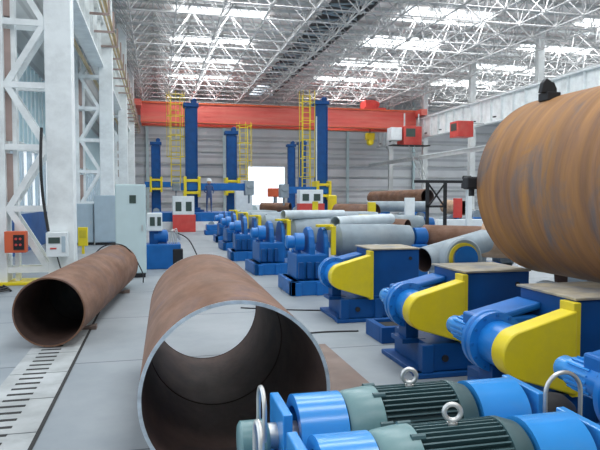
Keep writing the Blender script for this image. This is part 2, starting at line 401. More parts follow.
# conductor bars hung along the left runway
t = thing('conductor_rail', 'tan conductor bars on brackets along the left runway girder', 'conductor rail')
for dx, z in ((-1.66, 8.35), (-1.56, 8.15), (-1.66, 7.9)):
    MB().box(dx - .03, dx + .03, 16, 60, z - .04, z + .04).build('bar', 'tan', t, 0, False)
y = 16.5
while y < 60:
    m = MB(); m.box(-2.2, -1.45, y - .04, y + .04, 7.75, 7.82); m.box(-1.5, -1.44, y - .04, y + .04, 7.8, 8.5); y += 2.2
    m.build('bracket', 'brown', t, 0, False)
# crane walkway beam with ochre pipe left of the second column
tag(MB().tube([(-2.6, 14, 6.9), (-2.6, 30, 6.9), (-2.6, 60, 6.9)], .07).build('service_pipe', 'tan'), 'ochre service pipe under the left runway girder', 'pipe')
# lower service beam on the right
t = thing('service_beam', 'thin pale low beam crossing in front of the far wall cladding', 'beam')
MB().box(21.9, 22.1, 30, 60.5, 5.0, 5.28).build('web', 'beam', t, 0, False)
MB().box(21.8, 22.2, 30, 60.5, 5.28, 5.34).build('flange', 'col', t, 0, False)

# ------------------------------------------------------------------ overhead crane
t = thing('overhead_crane', 'red-orange double girder bridge crane spanning the bay', 'crane', (0, 50, 0))
for dy in (0, 2.4):
    m = MB(); m.box(-1.2, 22.4, dy - .3, dy + .3, 7.85, 9.35); g = m.build('girder', 'crane', t, 0, False)
    m = MB(); m.box(-1.2, 22.4, dy - .42, dy - .3, 9.3, 9.42).box(-1.2, 22.4, dy - .38, dy + .38, 7.8, 7.86); m.build('flange', 'orange', g, 0, False)
for x in (-1.66, 22.3):
    m = MB(); m.box(x, x + .55, -1.6, 4.2, 8.9, 9.4); m.build('end_carriage', 'crane', t, 0, False)
m = MB(); m.box(17.6, 19.6, -.2, 2.6, 9.35, 9.6).box(17.9, 18.8, .2, 1.8, 9.6, 10.3).cyl((18.9, .3, 9.95), (18.9, 1.9, 9.95), .3, 14)
tr = m.build('trolley', 'red', t, 0)
MB().cyl((18.6, 1.1, 7.3), (18.6, 1.1, 9.4), .05, 8).build('hoist_rope', 'cable', tr)
m = MB(); m.box(18.25, 18.95, .8, 1.4, 6.9, 7.5).lathe([(0, .2), (.1, .3), (.4, .3), (.5, .2)], (18.6, .8, 6.7), (0, 1, 0), 14)
m.build('hook_block', 'yellow', tr)
t = thing('operator_cabin', 'red crane cabin hanging under the bridge near the wide post', 'cabin', (20.4, 47.6, 0))
MB().box(0, 1.6, 0, 1.6, 6.2, 7.8).build('cab_shell', 'red', t, .03, False)
MB().box(.15, 1.0, -.02, .02, 6.9, 7.6).build('cab_window', 'screen', t, 0, False)
MB().box(-1.1, -.1, .2, 1.2, 6.6, 7.7).build('hoist_motor', 'white', t, .05, False)
m = MB(); m.box(.1, .2, .3, .4, 7.8, 8.9).box(1.4, 1.5, .3, .4, 7.8, 8.9); m.build('hanger', 'beam', t, 0, False)
t = thing('operator_cabin', 'smaller red cabin hanging beside the column left of the big pipe', 'cabin', (20.35, 38.2, 0))
MB().box(0, 1.2, 0, 1.2, 6.0, 7.1).build('cab_shell', 'red', t, .03, False)
MB().box(-.02, .02, .2, 1.0, 6.45, 6.95).build('cab_window', 'screen', t, 0, False)
MB().box(1.2, 2.35, .5, .6, 6.95, 7.05).build('support_arm', 'beam', t, 0, False)

# ------------------------------------------------------------------ pipes
def pipe(label, p, q, R, th, outer='rust', inner='rust_in', rim='rust', name='steel_pipe', weld=True, group=None, seg=64):
    p = Vector(p); q = Vector(q); d = q - p; L = d.length
    t = thing(name, label, 'pipe', p, 0, group)
    t.rotation_mode = 'QUATERNION'; t.rotation_quaternion = Vector((0, 0, 1)).rotation_difference(d.normalized())
    n = max(2, int(L / .4))
    def wall(r): return [(L * i / n, r) for i in range(n + 1)]
    m = MB(); m.lathe(wall(R), seg=seg); m.f = m.f[:-2]; m.mi = m.mi[:-2]; m.build('outer_wall', outer, t)
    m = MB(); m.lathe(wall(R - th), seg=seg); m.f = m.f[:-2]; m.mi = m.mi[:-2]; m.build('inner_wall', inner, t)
    for z in (0, L):
        m = MB(); m.lathe([(z - .002, R - th), (z - .002, R + .001), (z + .002, R + .001), (z + .002, R - th)], seg=seg, closed=True); m.build('rim', rim, t)
    if weld:
        m = MB()
        for k in range(1, int(L / 1.5) + 1): m.torus((0, 0, k * 1.5), R - th, .006, seg=seg, ts=6)
        if m.v: m.build('weld_seam', inner, t)
    return t
def saddle(label, x, y, z, w, h=.1, d=.12, m_='wood'):
    m = MB(); m.prism([(-w / 2, 0), (w / 2, 0), (w / 2, h), (w * .2, h * .55), (-w * .2, h * .55), (-w / 2, h)], Matrix.Translation((x, y, z)), d)
    return tag(m.build('support_block', m_), label, 'block')
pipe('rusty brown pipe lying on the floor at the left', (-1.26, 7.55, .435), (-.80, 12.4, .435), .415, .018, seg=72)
m = MB(); m.prism([(-.35, 0), (.35, 0), (.35, .06), (.2, .03), (-.2, .03), (-.35, .06)], Matrix.Translation((-1.17, 8.5, 0)), .14)
tag(m.build('support_block', 'plate_rust'), 'brown chock under the near end of the left pipe', 'block')
m = MB(); m.prism([(-.35, 0), (.35, 0), (.35, .06), (.2, .03), (-.2, .03), (-.35, .06)], Matrix.Translation((-.87, 11.6, 0)), .14)
tag(m.build('support_block', 'plate_rust'), 'brown chock under the far end of the left pipe', 'block')
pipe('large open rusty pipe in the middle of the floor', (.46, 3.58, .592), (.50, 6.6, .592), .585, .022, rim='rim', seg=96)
m = MB(); m.box(1.12, 1.98, 3.2, 7.0, .001, .006)
tag(m.build('floor_plate', 'plate_rust', None, 0, False), 'thin brown steel plate flat on the floor beside the large open pipe', 'plate')
# the giant pipe on rollers
bigp = pipe('giant orange-brown pipe lying on the rollers at the right', (4.14, 5.65, 1.915), (4.36, .4, 1.915), .93, .03, outer='rust_big', seg=128)

# ------------------------------------------------------------------ drive units carrying the giant pipe
def rot_motor(par, L=.34, r=.085, y=.9):
    m = MB(); m.lathe([(0, r * .8), (.02, r * .9), (L * .3, r * .9), (L * .32, r * 1.05), (L, r * 1.05)], (0, y, 0), (0, -1, 0), 24)
    for k in range(16):
        a = 2 * PI * k / 16; T = Matrix.Translation((0, y, 0)) @ Matrix.Rotation(a, 4, 'Y')
        m.box(-.006, .006, -L * .95, -L * .4, r * 1., r * 1.2, T)
    return m
def drive_unit(label, y, rz=.84, rr=.2):
    t = thing('drive_unit', label, 'drive unit', (2.5, y, 0), 0, 'blue and yellow roller drive units under the giant pipe')
    # pedestal
    m = MB(); m.box(.12, 1.30, .02, .9, .05, .33).box(-.02, 1.34, -.04, .1, 0, .05).box(0, 1.32, 0, 1.0, 0, .05)
    m.box(.04, .16, -.02, .08, .05, .33).box(.55, .66, -.04, .06, .05, .33).box(1.18, 1.3, -.02, .06, .05, .33)
    p = m.build('pedestal', 'navy', t, .008, False)
    MB().cyl((.30, .0, .18), (.30, -.004 + .03, .18), .035, 16).build('bolt_hole', 'black', p)
    # big gearbox body
    m = MB(); m.box(.53, 1.26, .04, .75, .33, 1.03).box(.50, 1.28, .02, .78, .33, .37)
    g = m.build('gearbox_body', 'navy', t, .01, False)
    MB().box(.51, 1.27, .02, .78, 1.03, 1.05).build('top_cover', 'dust', t, .004, False)
    MB().cyl((1.12, .05, .90), (1.12, .03, .90), .025, 12).build('filler_plug', 'black', g)
    # side arm behind the guard
    m = MB(); m.box(.0, .52, .46, .78, .62, .84).bar((.02, .62, .80), (.54, .62, .92), .32, .06)
    m.build('side_housing', 'blue', t, .02, False)
    # chain guard: rounded narrow end left, wide end right
    def outline(g=0):
        pts = []
        r = .185 + g; cx, cz = .07, .66
        for k in range(17):
            a = math.radians(112 + (250 - 112) * k / 16); pts.append((cx + r * math.cos(a), cz + r * math.sin(a)))
        pts += [(.49, .335 - g), (.49, .965 + g)]
        return pts
    m = MB(); m.prism(outline(), Matrix.Translation((0, -.03, 0)), .17)
    gd = m.build('chain_guard', 'yellow', t, .012)
    m = MB(); m.box(.47, .53, -.015, .15, .32, 1.02); m.build('flange', 'yellow', gd, .004, False)
    # reducer along Y, behind the guard
    m = MB(); m.lathe([(.12, .17), (.34, .17), (.34, .235), (.39, .235), (.39, .19), (.43, .235), (.47, .235), (.47, .15), (.58, .14), (.62, .10), (.7, .10)], (.06, 0, .67), (0, 1, 0), 40)
    r = m.build('reducer', 'blue_mid', t)
    for k in range(12):
        a = 2 * PI * k / 12; m = MB(); m.cyl((.06 + .212 * math.cos(a), .33, .67 + .212 * math.sin(a)), (.06 + .212 * math.cos(a), .49, .67 + .212 * math.sin(a)), .012, 8)
        m.build('flange_bolt', 'blue', r)
    m = rot_motor(t, .36, .092, 1.02); o = m.build('motor', 'sky', t); o.location = (.06, .02, .67)
    # motor support foot
    MB().box(0.0, .14, .3, .5, .33, .5).build('foot', 'navy', t, .005, False)
    MB().box(-.06, .2, .25, .56, .29, .335).build('foot_plate', 'navy', t, .004, False)
    # roller wheel behind the gearbox
    MB().lathe([(0, .15), (0, rr - .02), (.02, rr), (.16, rr), (.16, .05)], (.95, .84, rz), (0, 1, 0), 48).build('roller', 'roller', t)
    MB().lathe([(0, .0001), (0, rr * .62), (.05, rr * .62)], (.97, .815, rz), (0, 1, 0), 40).build('hub', 'blue', t)
    MB().lathe([(0, rr * .6), (0, rr * .78), (.03, rr * .78), (.03, rr * .6)], (.94, .825, rz), (0, 1, 0), 40, True).build('roller_band', 'rubber_ring', t)
    m = MB(); m.box(.80, 1.10, 1.02, 1.12, .05, rz + .05).box(.60, 1.2, .80, 1.12, .05, .3); m.build('bearing_block', 'blue', t, .02, False)
    return t
dA = drive_unit('blue drive unit with yellow guard standing clear, third from the giant pipe side', 8.15, .84, .2)
dA.location.x = 2.50
dA['label'] = 'blue drive unit with yellow guard farthest from the camera, clear of the giant pipe'
drive_unit('blue drive unit with yellow guard at the open end of the giant pipe', 5.45, 1.09, .235)
dup(dA, 'large blue drive unit whose yellow guard stands just behind the steel hoop', (2.5, 3.80, 0))
dup(dA, 'blue drive unit at the right edge, only its light blue motor showing', (2.56, 2.40, 0))
# low blue skid between the far units
def skid(label, x, y):
    t = thing('steel_skid', label, 'skid', (x, y, 0))
    m = MB(); m.box(0, 1.3, 0, .08, 0, .2).box(0, 1.3, .5, .58, 0, .2).box(0, .08, .08, .5, 0, .2).box(1.22, 1.3, .08, .5, 0, .2)
    m.build('frame', 'navy', t, .006, False)
    m = MB(); m.box(.08, 1.22, .08, .5, .12, .16); m.build('tray', 'slot', t, 0, False)
    return t
skid('low dark blue skid on the floor in front of the far drive unit', 2.66, 6.85)

# ------------------------------------------------------------------ foreground motors
def eye_bolt(par, x, z):
    m = MB(); m.torus((x, 0, z + .055), .034, .011, (0.35, 1, 0), 28, 10).cyl((x, 0, z - .02), (x, 0, z + .02), .012, 10).lathe([(0, .022), (.012, .022)], (x, 0, z), (0, 0, 1), 12)
    return m.build('eye_bolt', 'chrome', par)
def big_motor(label, x0, y, zc=.665):
    R = .185
    t = thing('electric_motor', label, 'electric motor', (x0, y, 0), math.radians(0), 'teal motors on the blue bench')
    # local x: 0 .. 1.35 : plate, cover, bell, fins, bell, cover, plate
    X = (1, 0, 0)
    m = MB(); m.lathe([(.125, .13), (.125, R), (.355, R), (.355, .13)], (0, 0, zc), X, 64, True); m.build('coupling_cover', 'sky', t)
    m = MB(); m.lathe([(.0, .06), (.14, .06)], (0, 0, zc), X, 20); m.build('shaft', 'chrome', t)
    m = MB(); m.box(.04, .04 + .045, -.165, .165, .45, zc + .155)
    m.build('bearing_plate', 'sky', t, .006, False)
    m = MB(); m.lathe([(.365, .10), (.365, R * .92), (.39, R), (.50, R + .012), (.535, R + .012), (.54, R * .9)], (0, 0, zc), X, 64)
    b = m.build('end_bell', 'teal', t)
    for k in range(8):
        a = 2 * PI * (k + .5) / 8; m = MB(); m.cyl((.50, (R + .008) * math.cos(a), zc + (R + .008) * math.sin(a)), (.56, (R + .008) * math.cos(a), zc + (R + .008) * math.sin(a)), .016, 8)
        m.build('bell_bolt', 'teal_dark', b)
    m = MB(); m.lathe([(.54, R * .86), (.92, R * .86)], (0, 0, zc), X, 48)
    n = 44
    for k in range(n):
        a = 2 * PI * k / n; T = Matrix.Translation((0, 0, zc)) @ Matrix.Rotation(a, 4, 'X'); m.box(.54, .92, -.0035, .0035, R * .82, R + .008, T)
    m.build('finned_housing', 'teal_dark', t)
    m = MB(); m.lathe([(.92, R * .9), (.925, R + .010), (.95, R + .010), (1.02, R * .93), (1.03, .10)], (0, 0, zc), X, 64); m.build('end_bell', 'teal_dark', t)['label'] = 'dark grey end bell'
    m = MB(); m.lathe([(1.04, .13), (1.04, R), (1.30, R), (1.30, .13)], (0, 0, zc), X, 64, True); m.build('coupling_cover', 'sky', t)
    m = MB(); m.lathe([(1.02, .06), (1.50, .06)], (0, 0, zc), X, 20); m.build('shaft', 'chrome', t)
    m = MB(); m.box(1.34, 1.34 + .045, -.165, .165, .45, zc + .155)
    m.build('bearing_plate', 'sky', t, .006, False)
    m = MB(); m.box(.56, .90, -.16, .16, .45, .52).box(.58, .64, -.19, .19, .45, .47).box(.82, .88, -.19, .19, .45, .47); m.build('motor_foot', 'teal_dark', t, .005, False)
    m = MB(); m.lathe([(-.14, .085), (-.13, .10), (-.02, .10), (-.0, .08)], (0, 0, zc - .02), X, 32).box(-.10, -.03, -.04, .04, .45, zc - .08); m.build('gear_pump', 'teal', t)
    m = MB(); m.lathe([(1.42, .11), (1.50, .12), (1.60, .10), (1.66, .05)], (0, 0, zc - .02), X, 32).box(1.45, 1.55, -.05, .05, .45, zc - .08); m.build('brake_drum', 'black', t)
    eye_bolt(t, .72, zc + R)
    return t
def hoop(label, x, y, w, z0=.45, z1=.95, ax='Y', r=.011):
    pts = []
    for k in range(4): pts.append((0, -w / 2, z0 + (z1 - w / 2 - z0) * k / 4))
    for k in range(13):
        a = PI - PI * k / 12; pts.append((0, w / 2 * math.cos(a), z1 - w / 2 + w / 2 * math.sin(a)))
    for k in range(1, 5): pts.append((0, w / 2, z1 - w / 2 - (z1 - w / 2 - z0) * k / 4))
    if ax == 'X': pts = [(p[1], p[0], p[2]) for p in pts]
    m = MB(); m.tube([(x + p[0], y + p[1], p[2]) for p in pts], r, 12)
    return tag(m.build('steel_hoop', 'chrome'), label, 'hoop')
# bench below
t = thing('motor_bench', 'blue steel bench carrying the two teal motors in front', 'bench', (0, 0, 0))
m = MB(); m.box(.05, 2.35, 1.98, 3.0, .38, .449); m.build('bench_top', 'navy', t, .006, False)
for x in (.1, 1.1, 2.15):
    for y in (2.02, 2.86): MB().box(x, x + .1, y, y + .1, 0, .38).build('leg', 'navy', t, .004, False)
big_motor('teal motor at the back of the pair, between two light blue covers', .50, 2.76, .665)
big_motor('teal motor at the front of the pair, cut by the picture bottom', .48, 2.27, .655)
hoop('polished steel hoop behind the pump at the left end of the motors', .47, 2.76, .17, z1=.90)
hoop('thick polished steel hoop beside the pump at the left end of the front motor', .40, 2.43, .15, z1=.86, r=.013)
hoop('polished steel hoop standing before the yellow guard', 1.955, 2.56, .20, z1=.93, ax='X')

# ------------------------------------------------------------------ roller benches further back
def roller_unit(label, x, y, rz, kind=0):
    t = thing('roller_unit', label, 'roller unit', (x, y, 0), rz, 'blue roller units in the row beyond the drive units')
    m = MB(); m.box(0, 1.5, 0, 1.1, .04, .22).box(-.05, 1.55, -.05, .1, 0, .22).box(-.05, .1, -.05, 1.15, 0, .22)
    for k in range(4): m.box(.02 + k * .36, .12 + k * .36, -.09, -.04, 0, .2)
    m.build('base_frame', 'blue', t, .01, False)
    m = MB(); m.box(.08, .62, .12, .95, .22, .62); m.build('gear_housing', 'blue', t, .03, False)
    m = MB(); m.prism([(-.32, 0), (.32, 0), (.32, .42), (.27, .58), (.17, .69), (0, .73), (-.17, .69), (-.27, .58), (-.32, .42)], Matrix.Translation((.30, .45, .3)) @ Matrix.Rotation(-PI / 2, 4, 'Z'), .10)
    m.prism([(-.32, 0), (.32, 0), (.32, .42), (.27, .58), (.17, .69), (0, .73), (-.17, .69), (-.27, .58), (-.32, .42)], Matrix.Translation((.56, .45, .3)) @ Matrix.Rotation(-PI / 2, 4, 'Z'), .08)
    m.build('bearing_stand', 'blue', t, .02, False)
    m = MB(); m.lathe([(0, .07), (.02, .10), (.14, .10), (.15, .14), (.30, .14)], (-.06, .36, .80), (1, 0, 0), 24); m.build('motor', 'blue_mid', t)
    m = MB(); m.lathe([(0, .20), (.02, .27), (.07, .27), (.09, .2)], (.13, .62, .60), (1, 0, 0), 32).lathe([(-.04, .06), (0, .08)], (.13, .62, .60), (1, 0, 0), 16); m.build('gear_cover', 'blue', t)
    m = MB()
    for k in range(8): m.cyl((.10, .62 + .235 * math.cos(k * PI / 4), .60 + .235 * math.sin(k * PI / 4)), (.14, .62 + .235 * math.cos(k * PI / 4), .60 + .235 * math.sin(k * PI / 4)), .018, 8)
    m.build('cover_bolts', 'navy', t)
    m = MB(); m.box(.9, 1.45, .0, .25, .22, .42).cyl((.66, .12, .36), (.9, .12, .36), .03, 10).lathe([(0, .1), (.3, .1)], (1.0, .12, .48), (1, 0, 0), 16); m.build('idler_block', 'navy', t, .01, False)
    # yellow bracket arching over the shaft
    m = MB(); m.box(.66, .74, .10, .80, .98, 1.05).box(.66, .74, .06, .13, .60, 1.05).box(.45, .74, .2, .34, 1.03, 1.07); m.build('guard_bracket', 'yellow', t, .01, False)
    m = MB(); m.lathe([(.0, .18), (.1, .26), (1.0, .24), (1.45, .2), (1.5, .12)], (.78, .45, .80), (1, .05, .02), 36); m.build('roller', 'roller', t)
    m = MB(); m.lathe([(0, .1), (0, .15), (.22, .15), (.26, .1)], (2.3, .52, .84), (1, .05, 0), 24); m.build('end_cap', 'blue', t)
    m = MB(); m.box(2.2, 2.5, .3, .75, 0, .72); m.build('rear_stand', 'blue', t, .02, False)
    m = MB()
    for k in range(3): m.box(.1 + .14 * k, .18 + .14 * k, .02, .12, .25, .5)
    m.build('junction_box', 'navy', t, .01, False)
    return t
ru = roller_unit('blue roller unit with a yellow bracket and grey roller, nearest of its row', 2.40, 10.6, 0)
ru.scale = (1.12, 1.0, 1.2)
dup(ru, 'blue roller unit second in its row, behind the nearest one', (2.22, 13.6, 0), .05)
dup(ru, 'blue roller unit third in its row, beside the light floor strip', (2.05, 16.8, 0), -.03)
dup(ru, 'blue roller unit fourth in its row, close to the white console', (2.2, 20.2, 0), .04)
dup(ru, 'blue roller unit last in its row, below the white cabinet', (2.3, 23.8, 0), 0)
dup(ru, 'blue roller unit among the pale pipes, in the second row', (5.2, 16.4, 0), -.1)
dup(ru, 'blue roller unit of the second row below the red and white console', (5.6, 20.5, 0), .1)

# pipes lying on the rollers
def lpipe(label, p, q, R, o='rust', i='rust_in'): return pipe(label, p, q, R, .012, outer=o, inner=i, rim=o, weld=False, seg=32)
lpipe('rusty pipe lying across the rollers behind the far drive unit', (3.6, 16.6, 1.12), (6.1, 14.0, .98), .26)
lpipe('rusty brown pipe running right towards the giant pipe end', (5.35, 11.4, .97), (7.3, 9.55, .97), .26)
lpipe('rusty pipe painted sunlit tan, right below the giant pipe rim', (5.85, 9.95, 1.02), (8.4, 7.8, 1.0), .33, 'rust_sunlit')
lpipe('pale grey pipe slanting down from the tan pipe to the drive units', (4.1, 8.8, .80), (5.5, 9.35, 1.04), .2, 'roller')
lpipe('white coated pipe on top of the second roller unit', (2.9, 13.9, 1.38), (4.6, 14.6, 1.36), .11, 'palegrey', 'palegrey')
lpipe('white coated pipe crossing behind the nearest roller', (3.4, 11.3, 1.3), (5.2, 12.9, 1.3), .12, 'palegrey', 'palegrey')
lpipe('grey pipe lying on the third roller unit', (3.2, 17.8, 1.1), (6.5, 19.2, 1.12), .17, 'roller')
lpipe('grey pipe lying under the giant pipe, behind the drive units', (5.2, 6.9, .75), (8.4, 5.9, .72), .26, 'roller')

# far pipe with open dark end, on its stands
lpipe('long rusty pipe with dark open end, raised on stands in the background', (12.95, 35.0, 1.75), (13.75, 29.0, 1.82), .40)
lpipe('short tan pipe with open end to the right of the raised rusty pipe', (13.2, 25.8, 1.35), (13.0, 23.8, 1.32), .32, 'rust_sunlit')
lpipe('brown pipe section lying left of the white panel', (7.6, 25.0, 1.15), (8.8, 23.4, 1.15), .36)
lpipe('dark grey pipe behind the white panel', (9.8, 27.2, 1.35), (12.4, 26.0, 1.35), .25, 'roller')
def stand(label, x, y, w, h, mt='blue', d=.5):
    t = thing('pipe_stand', label, 'stand', (x, y, 0))
    m = MB(); m.box(-w / 2, w / 2, -d / 2, d / 2, 0, .12).box(-w * .38, w * .38, -d * .3, d * .3, .12, h * .75); m.build('base', mt, t, .02, False)
    for s in (-1, 1): MB().lathe([(0, .07), (0, .16), (.3, .16), (.3, .07)], (s * w * .28, -.15, h * .84), (0, 1, 0), 18).build('roller', 'roller', t)
    return t
stand('blue roller stand under the left end of the raised rusty pipe', 13.05, 33.8, 1.3, 1.37)
stand('blue roller stand under the right end of the raised rusty pipe', 13.65, 29.8, 1.3, 1.39)
stand('blue roller stand under the short tan pipe', 13.1, 24.6, 1.2, .98)
stand('low blue stand below the brown pipe section', 9.1, 24.1, 1.3, .8)
stand('blue stand below the dark grey pipe', 11.6, 26.2, 1.7, 1.1)
stand('blue stand holding the right end of the rusty pipe near the giant one', 6.3, 10.5, 1.1, .72)
stand('blue stand under the sunlit tan pipe', 7.6, 8.7, 1.1, .68)
stand('blue stand under the slanting pale grey pipe', 4.9, 9.3, .8, .62)
stand('blue stand under the rusty pipe crossing behind the far drive unit', 5.6, 14.5, .9, .74)
stand('blue stand below the grey pipe under the giant one', 6.6, 6.45, 1.0, .50)
stand('blue stand at the far side under the giant pipe', 5.15, 4.6, 1.0, 1.05)

# ------------------------------------------------------------------ cabinets and control boxes on the left
def cabinet(name, label, x0, x1, y, h, d, mt, disp=True):
    t = thing(name, label, 'electrical cabinet', ((x0 + x1) / 2, y, 0)); w = x1 - x0
    MB().box(-w / 2, w / 2, 0, d, .1, h).build('body', mt, t, .01, False)
    MB().box(-w / 2 + .02, w / 2 - .02, .02, d - .02, 0, .1).build('plinth', 'black', t, 0, False)
    dr = MB().box(-w / 2 + .02, w / 2 - .02, -.02, 0, .13, h - .03).build('door', mt, t, .005, False)
    if disp: MB().box(-.02, .12, -.03, -.02, h - .42, h - .24).build('display', 'screen', dr, 0, False)
    MB().box(w / 2 - .09, w / 2 - .07, -.045, -.02, h * .5, h * .5 + .14).build('handle', 'chrome', dr, 0, False)
    return t
cabinet('electrical_cabinet', 'tall pale green electrical cabinet with a small dark display', -.90, -.25, 13.8, 2.08, .45, 'cab')
cabinet('electrical_cabinet', 'lower blue-grey cabinet directly beside the near lattice column', -2.98, -2.33, 23.6, 1.55, .45, 'cab2', False)
cabinet('electrical_cabinet', 'wider blue-grey cabinet in the middle of the left three', -2.28, -1.45, 23.5, 1.86, .5, 'cab2', False)
t = thing('control_box', 'orange-red control box on the outer chord of the near column', 'control box', (-2.78, 13.0, .68))
MB().box(-.2, .2, 0, .22, 0, .43).build('housing', 'orange', t, .01, False)
MB().box(-.03, .17, -.015, 0, .06, .36).build('front_panel', 'black', t, 0, False)
m = MB()
for x, z in ((.02, .28), (.1, .28), (.02, .16), (.1, .16)): m.cyl((x, -.03, z), (x, -.014, z), .025, 10)
m.build('push_buttons', 'red', t)
MB().box(-.2, .2, .22, .245, .1, .3).build('mounting_rail', 'col', t, 0, False)
t = thing('control_box', 'white control box with a small grey display on the near column', 'control box', (-2.0, 12.98, .58))
MB().box(-.2, .2, 0, .25, 0, .5).build('housing', 'white', t, .01, False)
MB().box(-.15, .07, -.012, 0, .28, .40).build('display', 'screen', t, 0, False)
MB().box(-.12, .0, -.012, 0, .16, .19).build('label_strip', 'red', t, 0, False)
MB().box(.10, .17, -.012, 0, .1, .42).build('side_panel', 'cab2', t, 0, False)
t = thing('control_box', 'small yellow control box standing low beside the cabinets', 'control box', (-2.3, 20.0, 0))
MB().box(-.14, .14, 0, .2, .25, .84).build('housing', 'yellow', t, .01, False)
MB().box(-.04, .04, .05, .15, 0, .25).build('post', 'yellow', t, 0, False)
MB().box(-.1, .1, -.01, 0, .5, .75).build('front_panel', 'rubber_ring', t, 0, False)
# cables
def cable(label, pts, r=.012, mt='cable', name='cable'):
    P = []
    n = len(pts)
    for i in range(n - 1):
        p0 = Vector(pts[max(i - 1, 0)]); p1 = Vector(pts[i]); p2 = Vector(pts[i + 1]); p3 = Vector(pts[min(i + 2, n - 1)])
        for k in range(6):
            s = k / 6; P.append(.5 * ((2 * p1) + (p2 - p0) * s + (2 * p0 - 5 * p1 + 4 * p2 - p3) * s * s + (3 * p1 - p0 - 3 * p2 + p3) * s ** 3))
    P.append(Vector(pts[-1])); m = MB(); m.tube(P, r, 8)
    return tag(m.build(name, mt), label, 'cable')
cable('black cable coiled on the floor by the near column foot', [(-3.0 + .28 * math.cos(k * .8) * (1 - k * .02), 12.3 + .28 * math.sin(k * .8), .02 + k * .004) for k in range(18)], .018)
cable('black cable hanging from the white control box', [(-2.0, 13.05, .58), (-1.9, 12.9, .3), (-1.8, 12.8, .05), (-1.3, 13.4, .02), (-.9, 13.6, .02)], .014)
cable('black cable looping over the floor beside the small blue machine', [(.5, 15.2, .9), (.75, 14.8, .75), (.95, 14.2, .3), (1.0, 13.8, .02), (.7, 13.0, .02)], .016)
cable('thin black cable lying across the floor to the far drive unit', [(1.3, 9.6, .01), (1.9, 9.3, .01), (2.45, 9.1, .01), (2.8, 9.1, .01)], .01)
cable('thin black cable on the floor near the low blue skid', [(1.6, 7.5, .012), (2.1, 7.6, .012), (2.6, 7.55, .012)], .01)
cable('cable draped over the far end of the left pipe', [(-1.9, 12.9, .02), (-1.35, 12.2, .5), (-1.0, 12.0, .86), (-.6, 12.1, .83), (-.32, 12.6, .3), (-.3, 12.9, .02)], .012)
cable('thick black cable hanging down the near column', [(-2.26, 13.1, 3.2), (-2.27, 13.0, 2.5), (-2.25, 13.05, 1.8), (-2.15, 13.0, 1.1)], .03)

# small blue machine right of the cabinet
t = thing('pump_station', 'small blue machine with a white meter box right of the tall cabinet', 'machine', (.02, 15.3, 0))
MB().box(-.3, .55, 0, .7, 0, .62).build('tank', 'blue', t, .02, False)
MB().box(-.28, .10, .1, .5, .95, 1.4).build('meter_box', 'white', t, .02, False)
m = MB(); m.box(-.2, -.08, .08, .1, 1.08, 1.3).box(-.02, .07, .08, .1, 1.08, 1.3); m.build('meter', 'screen', t, 0, False)
m = MB(); m.lathe([(0, .12), (.05, .17), (.35, .17), (.4, .1)], (-.15, .35, .8), (1, 0, 0), 24); m.build('motor', 'blue', t)
MB().box(-.22, .0, .2, .4, .6, .96).build('bracket', 'navy', t, 0, False)
m = MB()
for k in range(5): m.tube([(.25 + .05 * k, .2, .62), (.3 + .04 * k, .2, .95), (.45, .25, 1.0 - .05 * k), (.55, .3, .7)], .014, 6)
m.build('hose', 'chrome', t)
MB().box(.35, .6, -.02, .2, .1, .5).build('valve_block', 'black', t, .02, False)

# ------------------------------------------------------------------ welding manipulators
def ladder(t, x, y, z0, z1, w=.5):
    m = MB()
    for s in (-.5, .5): m.bar((x + s * w, y, z0), (x + s * w, y, z1), .055)
    z = z0 + .2
    while z < z1: m.bar((x - w / 2, y, z), (x + w / 2, y, z), .04); z += .33
    l = m.build('ladder', 'yellow', t, 0, False)
    m = MB(); z = z0 + 1.6
    while z < z1 + .2:
        pts = [(x - w * .5, y, z), (x - w * .95, y - .25, z), (x - w * .7, y - .65, z), (x, y - .8, z), (x + w * .7, y - .65, z), (x + w * .95, y - .25, z), (x + w * .5, y, z)]
        for a, b in zip(pts, pts[1:]): m.bar(a, b, .032)
        z += 1.1
    for dx, dy in ((-.7, -.65), (0, -.8), (.7, -.65), (-.95, -.25), (.95, -.25)): m.bar((x + dx * w, y + dy, z0 + 1.6), (x + dx * w, y + dy, z1 + .2), .026)
    m.build('ladder_cage', 'yellow', l, 0, False)
